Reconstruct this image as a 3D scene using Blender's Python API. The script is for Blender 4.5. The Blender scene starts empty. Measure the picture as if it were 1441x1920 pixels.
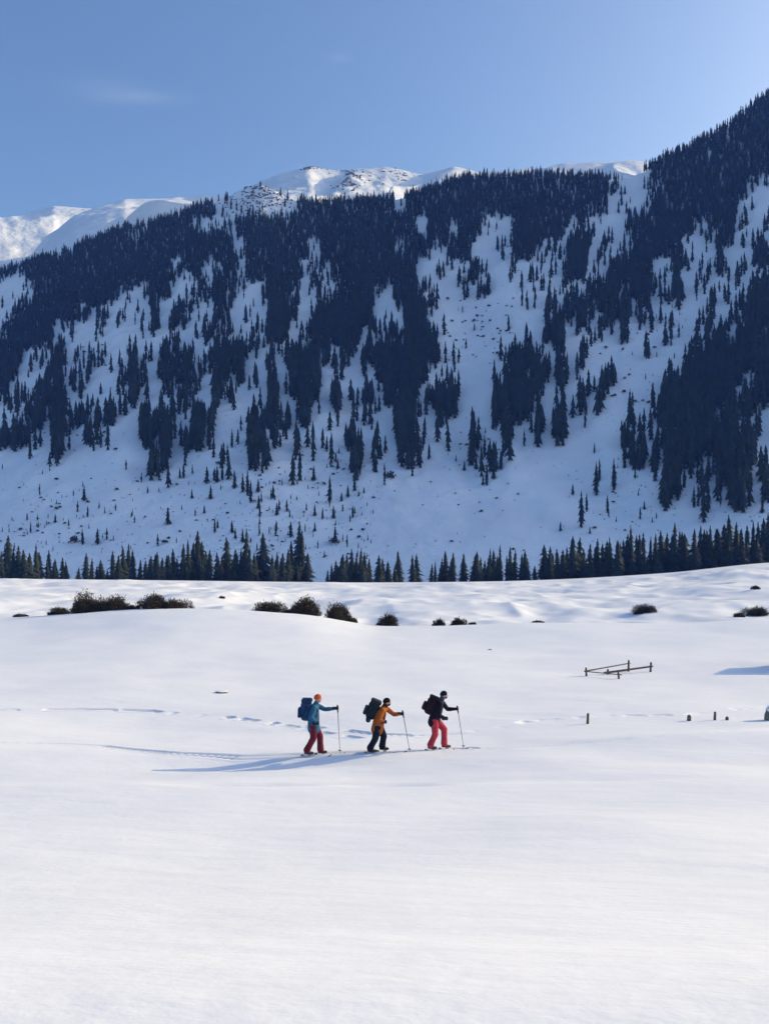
import bpy, bmesh, math, random
import numpy as np
from mathutils import Vector, Matrix
sc=bpy.context.scene
col=sc.collection
# ------------------------------------------------------------------ camera
cam_d=bpy.data.cameras.new('camera'); cam=bpy.data.objects.new('camera',cam_d); col.objects.link(cam)
cam.location=(0,0,0); cam.rotation_euler=(math.radians(90),0,0)
cam_d.sensor_fit='VERTICAL'; cam_d.sensor_height=36; cam_d.lens=1500/1920*36; cam_d.shift_y=100/1920
cam_d.clip_start=0.1; cam_d.clip_end=20000
sc.camera=cam
# ------------------------------------------------------------------ sky, sun, exposure
SUN_EL=math.radians(22.0); SUN_AZ=math.radians(21.0)   # azimuth from +X towards +Y
world=bpy.data.worlds.new('World'); sc.world=world; world.use_nodes=True
wn=world.node_tree; wn.nodes.clear()
sky=wn.nodes.new('ShaderNodeTexSky'); sky.sky_type='NISHITA'; sky.sun_disc=False
sky.sun_elevation=SUN_EL; sky.sun_rotation=math.radians(69.0); sky.altitude=800
sky.air_density=1.0; sky.dust_density=5.5; sky.ozone_density=5.0
bg=wn.nodes.new('ShaderNodeBackground'); bg.inputs[1].default_value=0.15
wo=wn.nodes.new('ShaderNodeOutputWorld')
# a faint wisp of high cloud, fixed in the sky's own directions
def wm(op,a,b=None):
    n=wn.nodes.new('ShaderNodeMath'); n.operation=op
    for i,q in enumerate((a,b)):
        if q is None: continue
        if isinstance(q,(int,float)): n.inputs[i].default_value=q
        else: wn.links.new(q,n.inputs[i])
    return n.outputs[0]
wt=wn.nodes.new('ShaderNodeTexCoord'); wx=wn.nodes.new('ShaderNodeSeparateXYZ'); wn.links.new(wt.outputs['Generated'],wx.inputs[0])
wa,wb=wm('DIVIDE',wx.outputs[0],wx.outputs[1]),wm('DIVIDE',wx.outputs[2],wx.outputs[1])
wsum=None
for cu,cv,su,sv,am in ((-.32,.585,.055,.009,1.0),(-.36,.600,.05,.012,.5),(-.055,.634,.012,.005,.8)):
    g=wm('EXPONENT',wm('MULTIPLY',wm('ADD',wm('POWER',wm('ABSOLUTE',wm('DIVIDE',wm('SUBTRACT',wa,cu),su)),2),wm('POWER',wm('ABSOLUTE',wm('DIVIDE',wm('SUBTRACT',wb,cv),sv)),2)),-1.0))
    g=wm('MULTIPLY',g,am); wsum=g if wsum is None else wm('ADD',wsum,g)
wnz=wn.nodes.new('ShaderNodeTexNoise'); wnz.inputs['Scale'].default_value=9; wnz.inputs['Detail'].default_value=6
wmp=wn.nodes.new('ShaderNodeMapping'); wmp.inputs['Scale'].default_value=(1,1,7); wn.links.new(wt.outputs['Generated'],wmp.inputs[0]); wn.links.new(wmp.outputs[0],wnz.inputs['Vector'])
wf=wm('MULTIPLY',wm('MULTIPLY',wsum,wnz.outputs[0]),.11)
wmix=wn.nodes.new('ShaderNodeMix'); wmix.data_type='RGBA'; wmix.inputs[7].default_value=(5.5,5.7,6.0,1)
wn.links.new(wf,wmix.inputs[0]); wn.links.new(sky.outputs[0],wmix.inputs[6]); wn.links.new(wmix.outputs[2],bg.inputs[0]); wn.links.new(bg.outputs[0],wo.inputs[0])
sun_d=bpy.data.lights.new('sun','SUN'); sun=bpy.data.objects.new('sun',sun_d); col.objects.link(sun)
sun_d.energy=2.95; sun_d.angle=math.radians(0.53); sun_d.color=(1.0,0.82,0.54)
sd=Vector((math.cos(SUN_EL)*math.cos(SUN_AZ),math.cos(SUN_EL)*math.sin(SUN_AZ),math.sin(SUN_EL)))
sun.rotation_euler=sd.to_track_quat('Z','Y').to_euler()
sun.location=(30,-10,40)
sc.view_settings.view_transform='Standard'; sc.view_settings.look='None'
sc.view_settings.exposure=0.50; sc.view_settings.gamma=1.0; sc.view_settings.use_curve_mapping=False
sc.cycles.max_bounces=6; sc.cycles.volume_bounces=1; sc.cycles.diffuse_bounces=3
HAZE_DENSITY=0.9e-4; HAZE_COLOR=(0.12,0.28,1.0)
# ------------------------------------------------------------------ terrain functions
F=1500.0; HR=1060.0; CU=720.5          # focal length in photo pixels, horizon row, centre column
def _h(i,j,s):
    n=(i.astype(np.int64)*374761393+j.astype(np.int64)*668265263+s*974634777)&0x7fffffff
    n=((n^(n>>13))*1274126177)&0x7fffffff
    return ((n^(n>>16))&0xffff)/65535.0
def noise(x,y,s=0):
    x=np.asarray(x,float); y=np.asarray(y,float)
    i=np.floor(x); j=np.floor(y); fx=x-i; fy=y-j
    fx=fx*fx*fx*(fx*(fx*6-15)+10); fy=fy*fy*fy*(fy*(fy*6-15)+10)
    a=_h(i,j,s); b=_h(i+1,j,s); c=_h(i,j+1,s); d=_h(i+1,j+1,s)
    return (a+(b-a)*fx)*(1-fy)+(c+(d-c)*fx)*fy-0.5
def fbm(x,y,s=0,o=4,g=0.5):
    v=0.0; a=1.0
    for k in range(o):
        v=v+a*noise(x*(2**k)+17.3*k,y*(2**k)-9.1*k,s+k); a*=g
    return v
def pchip(xk,yk,x):
    """monotone cubic through knots; yk may be (n, cols), x has shape (cols-compatible)"""
    xk=np.asarray(xk,float); h=np.diff(xk); d=np.diff(yk)/h
    m=np.zeros(len(xk))
    for k in range(1,len(xk)-1):
        if d[k-1]*d[k]>0:
            w1=2*h[k]+h[k-1]; w2=h[k]+2*h[k-1]
            m[k]=(w1+w2)/(w1/d[k-1]+w2/d[k])
    m[0]=d[0]; m[-1]=d[-1]
    x=np.clip(x,xk[0],xk[-1]); k=np.clip(np.searchsorted(xk,x)-1,0,len(xk)-2)
    t=(x-xk[k])/h[k]; y0=np.asarray(yk)[k]; y1=np.asarray(yk)[k+1]
    return ((2*t**3-3*t**2+1)*y0+(t**3-2*t**2+t)*h[k]*m[k]+(-2*t**3+3*t**2)*y1+(t**3-t**2)*h[k]*m[k+1])
def sstep(a,b,x):
    t=np.clip((x-a)/(b-a),0,1); return t*t*(3-2*t)
# ---- snowfield: ground height along six sight lines fanning out from the viewpoint
UK=[-300,0,300,550,720,1000,1250,1441,1750]
YK=[-60,-5,0.5,2.9,6,10,14,17,20,23.5,26,30,38,50,62,76,86,102,125,160,220,300,362,385,420,470]
_R={ # image-row equivalents of the ground at each depth, used only to size the relief
 23.5:[1400,1402,1412,1414,1410,1404,1396,1390,1385],
 26:[1380,1384,1394,1397,1394,1388,1380,1374,1370],
 30:[1352,1356,1364,1367,1364,1360,1354,1350,1346],
 38:[1302,1304,1308,1311,1311,1310,1308,1306,1302],
 50:[1246,1248,1248,1252,1257,1259,1257,1255,1252],
 62:[1200,1203,1195,1202,1214,1216,1213,1211,1206],
 76:[1164,1160,1141,1150,1174,1169,1168,1160,1156],
 86:[1172,1168,1160,1172,1194,1196,1192,1184,1176],
 102:[1178,1174,1170,1182,1194,1194,1186,1178,1170],
 125:[1158,1156,1156,1164,1169,1166,1160,1152,1146],
 160:[1134,1134,1136,1140,1142,1140,1132,1124,1118],
 220:[1108,1110,1113,1117,1119,1117,1108,1098,1090],
 300:[1093,1095,1098,1102,1103,1100,1089,1073,1064],
 362:[1083,1085,1088,1091,1092,1088,1074,1055,1046],
}
_Z={-60:1.2,-5:-1.3,0.5:-1.5,2.9:-1.66,6:-2.62,10:-3.62,14:-4.28,17:-4.66,20:-5.04}
_tab=np.zeros((len(YK),len(UK)))
for a,Y in enumerate(YK):
    for b in range(len(UK)):
        if Y in _R: _tab[a,b]=-(_R[Y][b]-HR)/F*Y
        elif Y in _Z: _tab[a,b]=_Z[Y]+(0.0 if Y<14 else 0.02*(Y-14)*(b-4)*0.2)
        else:
            if Y not in (385,420,470): continue
            e=-(_R[362][b]-HR)/F*362
            _tab[a,b]={385:e-3.2,420:-11.5,470:-12.0}[Y]
def _lin(Y): return np.where(Y<2,Y*0.45+0.2,np.log(np.maximum(Y,2)/2)*1.0+1.1)
for b in range(len(UK)): _tab[YK.index(20),b]=-5.28 if b<=4 else -5.12
_YL=[float(_lin(np.array(float(y)))) for y in YK]
TR=[]   # trodden tracks: list of (polyline, half width, depth) filled below
def field(X,Y):
    X=np.asarray(X,float); Y=np.asarray(Y,float); sh=np.broadcast(X,Y).shape
    X=np.broadcast_to(X,sh).ravel(); Y=np.broadcast_to(Y,sh).ravel()
    u=np.clip(CU+F*X/np.maximum(Y,14.0),UK[0],UK[-1])
    yl=_lin(Y)
    cols=np.stack([pchip(_YL,_tab[:,b],yl) for b in range(len(UK))],0)
    # smooth (Catmull-like) blend across the fan
    k=np.clip(np.searchsorted(UK,u)-1,0,len(UK)-2); uk=np.array(UK,float)
    t=(u-uk[k])/(uk[k+1]-uk[k]); idx=np.arange(len(u))
    h=uk[k+1]-uk[k]
    def sl(q):
        a=np.clip(q-1,0,len(UK)-1); b=np.clip(q+1,0,len(UK)-1)
        return (cols[b,idx]-cols[a,idx])/(uk[b]-uk[a])
    z=((2*t**3-3*t**2+1)*cols[k,idx]+(t**3-2*t**2+t)*h*sl(k)+(-2*t**3+3*t**2)*cols[k+1,idx]+(t**3-t**2)*h*sl(k+1))
    near=sstep(4,14,Y)
    z=z+.34*fbm(X/17.0,Y/13.0,31,2)*sstep(26,42,Y)*sstep(72,58,Y)
    z=z+near*0.15*fbm(X/9.0,Y/7.0,3,3)*sstep(120,60,Y)+0.022*fbm(X/2.6+.4*Y,Y/1.9,7,3)*sstep(1,5,Y)*sstep(70,30,Y)
    z=z+0.008*fbm(X/.9+.9*Y,Y/.35,12,2)*sstep(30,14,Y)
    far=sstep(85,130,Y)*sstep(362,320,Y)
    z=z+far*(2.1*fbm(X/22.0,Y/30.0,21,4)+1.3*(0.25-np.abs(fbm(X/16.0,Y/22.0,25,2))))
    for (gx,gy,sx,sy,a) in [(-3.2,17.9,1.5,.45,-.16),(.3,17.5,.9,.35,-.14),(4.2,17.8,2.6,.5,-.10),(6.5,19.5,3,.7,.10),(5,18.4,3.4,.9,.07),(-3.4,22.1,3.4,.8,-.20),(4.8,21.0,4.5,1.0,.06),(3.5,12,3,2,.10),(9.5,25.0,5,1.5,.13),(-3.5,142,6,16,-2.2),(27,138,7,14,-1.6),(45,170,9,22,-1.8),(-30,190,14,20,-1.5),(-44,26,10,9,.3),(-9,31,6,3,-.15),(10,34,6,2.5,.15)]:
        z=z+a*np.exp(-((X-gx)/sx)**2-((Y-gy)/sy)**2)
    return z.reshape(sh)
# ---- the forested mountain
MU=[-700,-300,0,30,100,230,300,370,430,490,560,620,700,760,800,870,1000,1100,1180,1250,1310,1370,1441,1600,1900,2300]
MR=[ 700, 600,520,500,482,432,420,395,366,337,384,384,378,376,362,338,328,334,332,296,270,238, 180, 90,60,70]  # unseen ridge right of the frame is raised to keep the slope in shade
def ridge_depth(u): return 1090-0.10*(u-700)-60*np.exp(-((u-500)/90.0)**2)*0
def base_depth(u): return 455-0.045*(u-700)
def mountain(X,Y):
    X=np.asarray(X,float); Y=np.asarray(Y,float)
    u=CU+F*X/np.maximum(Y,200.0)
    Dr=ridge_depth(np.clip(u,-700,2300)); Db=base_depth(np.clip(u,-700,2300))
    H=(HR-np.interp(u,MU,MR))/F*Dr
    Hs=(HR-(np.interp(u-25,MU,MR)+np.interp(u,MU,MR)+np.interp(u+25,MU,MR))/3)/F*Dr
    t=(Y-Db)/(Dr-Db); tc=np.clip(t,0,1)
    p=0.50*tc+0.50*tc**1.9
    p=p-0.03*sstep(.8,1,tc)*0
    z=-12+(Hs+12)*p
    z=np.where(t>1,Hs-(Y-Dr)*0.42,z)
    env=sstep(0.02,.3,t)*(1-0.8*sstep(.85,1.0,t))
    # ribs and gullies running down the slope
    w=X*1.0+0.22*Y
    z=z+env*(20*fbm(w/120.0,Y/520.0,41,3)+5*fbm(X/30.0,Y/60.0,45,3))
    # main avalanche gully and its fan
    gl=np.interp(Y,[450,560,700,850,960,1090],[930,900,850,880,930,960])
    z=z-env*14*np.exp(-((u-gl)/55.0)**2)*sstep(500,650,Y)
    z=z+0.8*fbm(X/9,Y/9,49,2)*sstep(0,.05,t)
    return z
# ------------------------------------------------------------------ helpers
def link(o,parent=None,label=None,cat=None,group=None,kind=None):
    col.objects.link(o)
    if parent is not None: o.parent=parent
    if label: o['label']=label
    if cat: o['category']=cat
    if group: o['group']=group
    if kind: o['kind']=kind
    return o
def empty(name,loc,rz=0,label=None,cat=None,group=None):
    o=bpy.data.objects.new(name,None); o.location=loc; o.rotation_euler=(0,0,rz); o.empty_display_size=.2
    return link(o,None,label,cat,group)
def mesh(name,v,f,mat=None,smooth=False,fm=None):
    me=bpy.data.meshes.new(name)
    v=np.asarray(v,dtype=np.float32); f=np.asarray(f,dtype=np.int32)
    n=f.shape[1]
    me.vertices.add(len(v)); me.vertices.foreach_set('co',v.ravel())
    me.loops.add(f.size); me.loops.foreach_set('vertex_index',f.ravel())
    me.polygons.add(len(f)); me.polygons.foreach_set('loop_start',np.arange(0,f.size,n,dtype=np.int32))
    me.polygons.foreach_set('loop_total',np.full(len(f),n,dtype=np.int32))
    if smooth: me.polygons.foreach_set('use_smooth',np.ones(len(f),dtype=bool))
    for m in (mat if isinstance(mat,(list,tuple)) else [mat] if mat else []): me.materials.append(m)
    if fm is not None: me.polygons.foreach_set('material_index',np.asarray(fm,dtype=np.int32))
    me.update(calc_edges=True); return me
def grid_faces(nr,nc):
    i=np.arange(nr-1)[:,None]*nc+np.arange(nc-1)[None,:]
    return np.stack([i,i+1,i+1+nc,i+nc],-1).reshape(-1,4)
def nmat(name,base,rough=0.8,spec=0.2,var=None,scale=5.0,bump=None,detail=4,coords='Object',extra=None):
    """principled material; var = second colour mixed in by noise; bump = list of (scale vec, strength, distance)"""
    m=bpy.data.materials.new(name); m.use_nodes=True; nt=m.node_tree; N=nt.nodes; L=nt.links
    b=N['Principled BSDF']; b.inputs['Base Color'].default_value=(*base,1); b.inputs['Roughness'].default_value=rough
    b.inputs['Specular IOR Level'].default_value=spec
    tc=N.new('ShaderNodeTexCoord')
    if var:
        n=N.new('ShaderNodeTexNoise'); n.inputs['Scale'].default_value=scale; n.inputs['Detail'].default_value=detail
        r=N.new('ShaderNodeMapRange'); r.inputs[1].default_value=.35; r.inputs[2].default_value=.65
        x=N.new('ShaderNodeMix'); x.data_type='RGBA'; x.inputs[6].default_value=(*base,1); x.inputs[7].default_value=(*var,1)
        L.new(tc.outputs[coords],n.inputs['Vector']); L.new(n.outputs[0],r.inputs[0]); L.new(r.outputs[0],x.inputs[0]); L.new(x.outputs[2],b.inputs['Base Color'])
    prev=None
    for sv,st,ds in (bump or []):
        mp=N.new('ShaderNodeMapping'); mp.inputs['Scale'].default_value=sv[:3]
        if len(sv)>3: mp.inputs['Rotation'].default_value=(0,0,sv[3])
        n=N.new('ShaderNodeTexNoise'); n.inputs['Scale'].default_value=1; n.inputs['Detail'].default_value=5; n.inputs['Roughness'].default_value=.55
        bp=N.new('ShaderNodeBump'); bp.inputs['Strength'].default_value=st; bp.inputs['Distance'].default_value=ds
        L.new(tc.outputs[coords],mp.inputs[0]); L.new(mp.outputs[0],n.inputs['Vector']); L.new(n.outputs[0],bp.inputs['Height'])
        if prev: L.new(prev.outputs[0],bp.inputs['Normal'])
        prev=bp
    if prev: L.new(prev.outputs[0],b.inputs['Normal'])
    return m
SNOW=nmat('wind_packed_snow',(.86,.87,.885),.62,.25,(.82,.835,.86),.35,[((1.3,2.2,2,.5),.4,.06),((8,12,9,.7),.42,.010),((60,60,60),.25,.002)])
MSNOW=nmat('mountain_snow',(.84,.86,.88),.75,.1,(.74,.77,.81),.02,[((.05,.05,.05),.6,3.0),((.25,.25,.25),.5,.8)])
FSNOW=nmat('far_mountain_snow',(.85,.86,.87),.75,.1,(.80,.815,.83),.01,[((.012,.012,.012),.7,16.0),((.06,.06,.06),.5,3.0)])
NEEDLE=nmat('spruce_needles',(.022,.034,.022),.75,.2,(.045,.058,.034),.35)
NEEDLE2=nmat('shaded_slope_spruce_needles',(.020,.030,.022),.8,.15,(.034,.046,.030),.15)  # darker copy of the needles, the slope's shade put into the colour
BARK=nmat('spruce_bark',(.10,.075,.055),.9,.1,(.06,.045,.035),3)
TWIG=nmat('juniper_twigs',(.035,.032,.024),.85,.15,(.085,.068,.050),1.3)
BRANCH=nmat('bare_branches',(.09,.07,.055),.9,.1,(.14,.11,.09),4)
ROCK=nmat('dark_rock',(.10,.09,.08),.85,.2,(.20,.18,.155),.4)
WOOD=nmat('weathered_wood',(.16,.125,.095),.85,.15,(.09,.07,.055),6,[((30,30,4),.5,.01)])
def zf(x,y): return float(field(np.array([x]),np.array([y]))[0])
def zm(x,y): return float(mountain(np.array([x]),np.array([y]))[0])
_ys=np.concatenate([np.arange(2.5,60,.05),np.arange(60,380,.5)])
_cache={}
def ground_at(u,row,ymin=2.5,ymax=380):
    """first ground point met along the sight line through photo pixel (u,row)"""
    k=round(u)
    if k not in _cache:
        _cache[k]=HR-F*field((k-CU)/F*_ys,_ys)/_ys
    r=_cache[k]; ok=(_ys>=ymin)&(_ys<=ymax)
    idx=np.where(ok&(r<=row))[0]
    Y=float(_ys[idx[0]]) if len(idx) else float(_ys[ok][np.argmin(np.abs(r[ok]-row))])
    X=(u-CU)/F*Y
    return X,Y,zf(X,Y)
_ym=np.arange(452,1170,2.0); _mc={}
def slope_at(u,row):
    k=round(u)
    if k not in _mc: _mc[k]=HR-F*mountain((k-CU)/F*_ym,_ym)/_ym
    r=_mc[k]; idx=np.where(r<=row)[0]
    Y=float(_ym[idx[0]]) if len(idx) else float(_ym[-1])
    X=(u-CU)/F*Y
    return X,Y,zm(X,Y)
# ------------------------------------------------------------------ snowfield
def path(pts): return [ground_at(u,r,8,60)[:2] for u,r in pts]
TRACKS=[ # (points, groove offsets, half width, depth, broken)
 (path([(-40,1392),(0,1393),(100,1396),(190,1400),(320,1413),(450,1420),(588,1417),(706,1412),(820,1406),(880,1404)]),(-.14,.14),.11,.085,0),
 (path([(880,1404),(950,1402),(1060,1394),(1200,1383),(1330,1372),(1480,1362)]),(-.13,.13),.085,.035,0),
 (path([(-40,1333),(0,1332),(150,1331),(280,1334),(400,1343),(500,1355),(560,1365),(640,1380),(700,1388)]),(-.12,.14),.11,.14,1),
 (path([(540,1362),(600,1366),(640,1370),(700,1378),(790,1381),(860,1376),(1000,1352),(1150,1342),(1290,1341),(1441,1325)]),(-.1,.15),.10,.11,1),
]
def pdist(X,Y,pl):
    """signed distance to a polyline and the length along it"""
    best=np.full(X.shape,1e9); sg=np.zeros(X.shape); al=np.zeros(X.shape); acc=0
    for (x0,y0),(x1,y1) in zip(pl[:-1],pl[1:]):
        dx,dy=x1-x0,y1-y0; L=math.hypot(dx,dy); t=np.clip(((X-x0)*dx+(Y-y0)*dy)/L**2,0,1)
        ex=X-x0-t*dx; ey=Y-y0-t*dy; d=np.hypot(ex,ey); s=np.sign(dx*ey-dy*ex)
        m=d<best; best=np.where(m,d,best); sg=np.where(m,s,sg); al=np.where(m,acc+t*L,al); acc+=L
    return best*sg,al
def carve(X,Y):
    z=field(X,Y)
    sel=(Y>15)&(Y<50); xs,ys=X[sel],Y[sel]; dz=np.zeros(xs.shape)
    for pl,offs,w,dp,brk in TRACKS:
        d,al=pdist(xs,ys,pl); d=d+.05*noise(al/1.3,al*0,5)
        g=1.0
        if brk: g=sstep(-.12,.12,noise(al/.35,al*0+3,9))*(.55+.45*sstep(-.1,.2,noise(al/3,al*0,11)))
        for o in offs:
            e=(d-o)/w; dz-=dp*g*np.exp(-e**4)
            dz+=dp*.35*g*np.exp(-((np.abs(e)-1.6)/.5)**2)
    z[sel]+=dz
    return z
rows=np.concatenate([np.linspace(-60,0,24,endpoint=False),np.arange(0,14,.11),np.arange(14,19,.1),np.arange(19,40,.075),np.arange(40,130,.36),np.arange(130,395,1.25),np.arange(395,471,5)])
nc=500; s=np.linspace(-1,1,nc)
Yg=np.repeat(rows[:,None],nc,1); Xg=s[None,:]*(6+.60*np.abs(rows[:,None]))
Zg=carve(Xg,Yg)
me=mesh('snowfield',np.stack([Xg,Yg,Zg],-1).reshape(-1,3),grid_faces(len(rows),nc),SNOW,True)
link(bpy.data.objects.new('snowfield',me),kind='structure')
me=mesh('valley_floor',[(-1980,-1480,-14.5),(1980,-1480,-14.5),(1980,2980,-14.5),(-1980,2980,-14.5)],[[0,1,2,3]],SNOW)
link(bpy.data.objects.new('valley_floor',me),kind='structure')
# ------------------------------------------------------------------ mountains
us=np.concatenate([np.linspace(-700,-40,60,endpoint=False),np.linspace(-40,1480,460,endpoint=False),np.linspace(1480,2300,70)])
ym=np.concatenate([np.arange(440,640,2.2),np.arange(640,1180,2.6),np.linspace(1180,1500,14)])
Ym=np.repeat(ym[:,None],len(us),1); Xm=(us[None,:]-CU)/F*Ym
me=mesh('mountain',np.stack([Xm,Ym,mountain(Xm,Ym)],-1).reshape(-1,3),grid_faces(len(ym),len(us)),MSNOW,True)
link(bpy.data.objects.new('mountain',me),kind='structure')
def far_ridge(name,D,depth,uk,rk,a,amp,wl,seed,tilt=(0,0)):
    uu=np.linspace(uk[0],uk[-1],330); y0=np.maximum(D-depth,ridge_depth(uu)+45); tt=np.linspace(0,1,130)[:,None]
    Y=np.concatenate([y0[None,:]+(D-y0)[None,:]*tt,np.repeat(D+np.linspace(12,350,16)[:,None],len(uu),1)]); X=(uu[None,:]-CU)/F*Y
    H=(HR-np.interp(uu,uk,rk))/F*D; k=np.hanning(9); k/=k.sum(); H=np.convolve(np.pad(H,4,mode='edge'),k,'valid')
    dd=D-Y
    z=H[None,:]-np.where(dd>0,a*dd,.5*-dd)
    env=sstep(0,160,dd)+.12
    z=z-tilt[0]*np.clip(X-tilt[1],-260,260)*sstep(0,320,dd)
    q=X/wl+.35*dd/wl+.9*fbm(X/(wl*1.5),Y/(wl*1.5),seed,3); q=q-np.floor(q)
    saw=np.where(q<.78,1-q/.78,(q-.78)/.22); saw=saw*saw*(3-2*saw)
    z=z+env*(amp*(saw-.8)+amp*.35*fbm(X/(wl*.3),Y/(wl*.4),seed+9,4))
    z=np.maximum(z,-13); z[0]-=450; Y[0]=Y[1]-2
    m=mesh(name,np.stack([X,Y,z],-1).reshape(-1,3),grid_faces(len(Y),len(uu)),FSNOW,True)
    link(bpy.data.objects.new(name,m),kind='structure'); return X,Y,z
far_ridge('far_mountain',2500,1500,[-420,-150,0,50,100,170,260,420],[470,432,414,401,386,389,404,430],.60,34,230,61,(.40,-950))
far_ridge('far_mountain',2000,700,[40,90,140,200,235,300,380,470,600],[500,440,407,386,376,373,371,376,390],.47,40,420,71)
CR=far_ridge('far_mountain',1520,520,[380,430,470,520,560,580,610,640,665,720,760,790,820,850,900,1000,1060,1120,1180,1240,1330],[400,372,350,325,315,311,318,320,315,313,320,327,318,312,322,316,306,303,301,306,332],.66,22,120,83)
# ------------------------------------------------------------------ spruces
def conifer(levels,n,w,seed,slim=1.5,trunk=False,skirt=.05):
    """unit-height spruce: whorls of drooping ragged boughs round a spire; returns verts, tris"""
    r=random.Random(seed); V=[];T=[]
    for i in range(levels):
        t=skirt+(1-skirt)*(i/levels)**.95
        R=w*min(1.0,(1-t)*slim)**.9*r.uniform(.78,1.12)*(0.85+.15*math.sin(i*2.1+seed))
        if t<.12: R*=.55+3.5*t
        R=max(R,.008); top=t+1.9*(1-skirt)/levels+R*.35
        if i==levels-1: top=1.0
        ox,oy=r.uniform(-.12,.12)*R,r.uniform(-.12,.12)*R
        c=len(V); V.append((ox*.3,oy*.3,min(top,1.0))); a0=r.uniform(0,6.28)
        for k in range(n):
            a=a0+6.2832*(k+r.uniform(-.25,.25))/n; rr=R*r.uniform(.62,1.25)
            V.append((ox+rr*math.cos(a),oy+rr*math.sin(a),t-rr*r.uniform(.05,.5)))
            b=a+3.1416/n; rr=R*r.uniform(.28,.55)
            V.append((ox+rr*math.cos(b),oy+rr*math.sin(b),t+R*r.uniform(.1,.35)))
        for k in range(2*n): T.append((c,c+1+k,c+1+(k+1)%(2*n)))
    return np.array(V),np.array(T)
def trunk_mesh(seed):
    V=[];T=[];n=7
    for z,rr in ((-.06,.016),(.1,.013),(.55,.008),(.98,.002)):
        for k in range(n): V.append((rr*math.cos(k*6.283/n),rr*math.sin(k*6.283/n),z))
    for l in range(3):
        for k in range(n): T+= [(l*n+k,l*n+(k+1)%n,(l+1)*n+(k+1)%n),(l*n+k,(l+1)*n+(k+1)%n,(l+1)*n+k)]
    return np.array(V),np.array(T)
crowns=[mesh('crown',*conifer(26,9,w,100+k,sl),NEEDLE) for k,(w,sl) in enumerate([(.10,1.5),(.12,1.4),(.085,1.9),(.14,1.3),(.11,1.7),(.095,1.4),(.13,1.6),(.16,1.2)])]
trunkm=mesh('trunk',*trunk_mesh(1),BARK,True)
slope_tree_meshes=[]
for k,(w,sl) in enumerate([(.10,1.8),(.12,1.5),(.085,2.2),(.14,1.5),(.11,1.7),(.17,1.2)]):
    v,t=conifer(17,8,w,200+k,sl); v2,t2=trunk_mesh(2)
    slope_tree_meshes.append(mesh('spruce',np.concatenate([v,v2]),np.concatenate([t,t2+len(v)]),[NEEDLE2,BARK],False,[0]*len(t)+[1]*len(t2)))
rnd=random.Random(7)
ORD=lambda n:('%d%s'%(n,'th' if 10<=n%100<=20 else {1:'st',2:'nd',3:'rd'}.get(n%10,'th')))
def landmark(u):
    for a,t in ((90,'at the left photo edge'),(200,'above the big round bush'),(360,'above the left bushes'),(470,'left of the middle bushes'),(560,'above the first middle bush'),(680,'above the tallest middle bush'),(790,'above the lone brown bush'),(900,'above the leading skier'),(1060,'left of the log corral'),(1230,'above the log corral'),(1360,'right of the log corral')):
        if u<a: return t
    return 'at the right photo edge'
FIR=[(14,1003),(5,1032),(25,1025),(35,1022),(45,1030),(66,1018),(57,1036),(76,1034),(90,1050),(105,1047),(118,1044),(126,1050),(148,1062),(160,1060),(172,1064),(190,1049),(182,1060),(213,1032),(222,1040),(232,1024),(241,1018),(251,1030),(262,1048),(272,1050),(285,1045),(294,1038),(304,1045),(313,1040),(325,1028),(332,1046),(345,1018),(352,1010),(361,1016),(371,994),(380,1014),(387,1032),(409,1034),(418,1040),(427,1006),(440,1028),(450,1026),(459,990),(467,1024),(480,1038),(496,998),(510,1040),(520,1034),(530,1036),(540,1028),(547,1012),(558,976),(567,992),(576,1036),(621,1056),(630,1050),(640,1044),(650,1038),(660,1028),(668,1036),(676,1026),(685,1034),(692,1046),(710,1040),(717,1046),(728,1052),(748,1032),(740,1060),(774,1040),(782,1038),(808,1056),(816,1052),(835,1032),(827,1045),(845,1048),(869,1037),(893,1038),(900,1044),(907,1050),(918,1027),(926,1030),(937,1020),(955,1024),(963,1030),(978,1038),(986,1046),(1001,1060),(1020,1040),(1030,1034),(1045,1028),(1056,1030),(1073,1004),(1081,1030),(1091,1028),(1103,1018),(1116,1026),(1130,1018),(1145,1006),(1155,1012),(1165,1016),(1183,983),(1174,1000),(1195,1003),(1205,998),(1216,1004),(1230,1000),(1240,994),(1249,998),(1262,978),(1256,1000),(1273,994),(1285,1000),(1300,990),(1310,984),(1320,992),(1331,984),(1345,990),(1355,984),(1368,964),(1360,982),(1379,978),(1390,990),(1400,984),(1411,976),(1422,976),(1432,970),(1441,960)]
edge=lambda u: float(np.interp(u,[0,300,550,720,1000,1250,1441],[1086,1087,1090,1092,1089,1073,1055]))
for a,b,n in ((2,128,12),(145,258,9),(275,395,16),(400,575,26),(612,690,11),(820,985,12),(1015,1441,48)):
    for k in range(n):
        u=a+(b-a)*(k+rnd.random())/n; FIR.append((u,edge(u)-rnd.uniform(16,58)*(1.35 if u>1000 else 1)))
FIR.sort()
n_ind=0
def width_word(w): return 'slender' if w<.11 else 'full' if w<.135 else 'broad'
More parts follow.
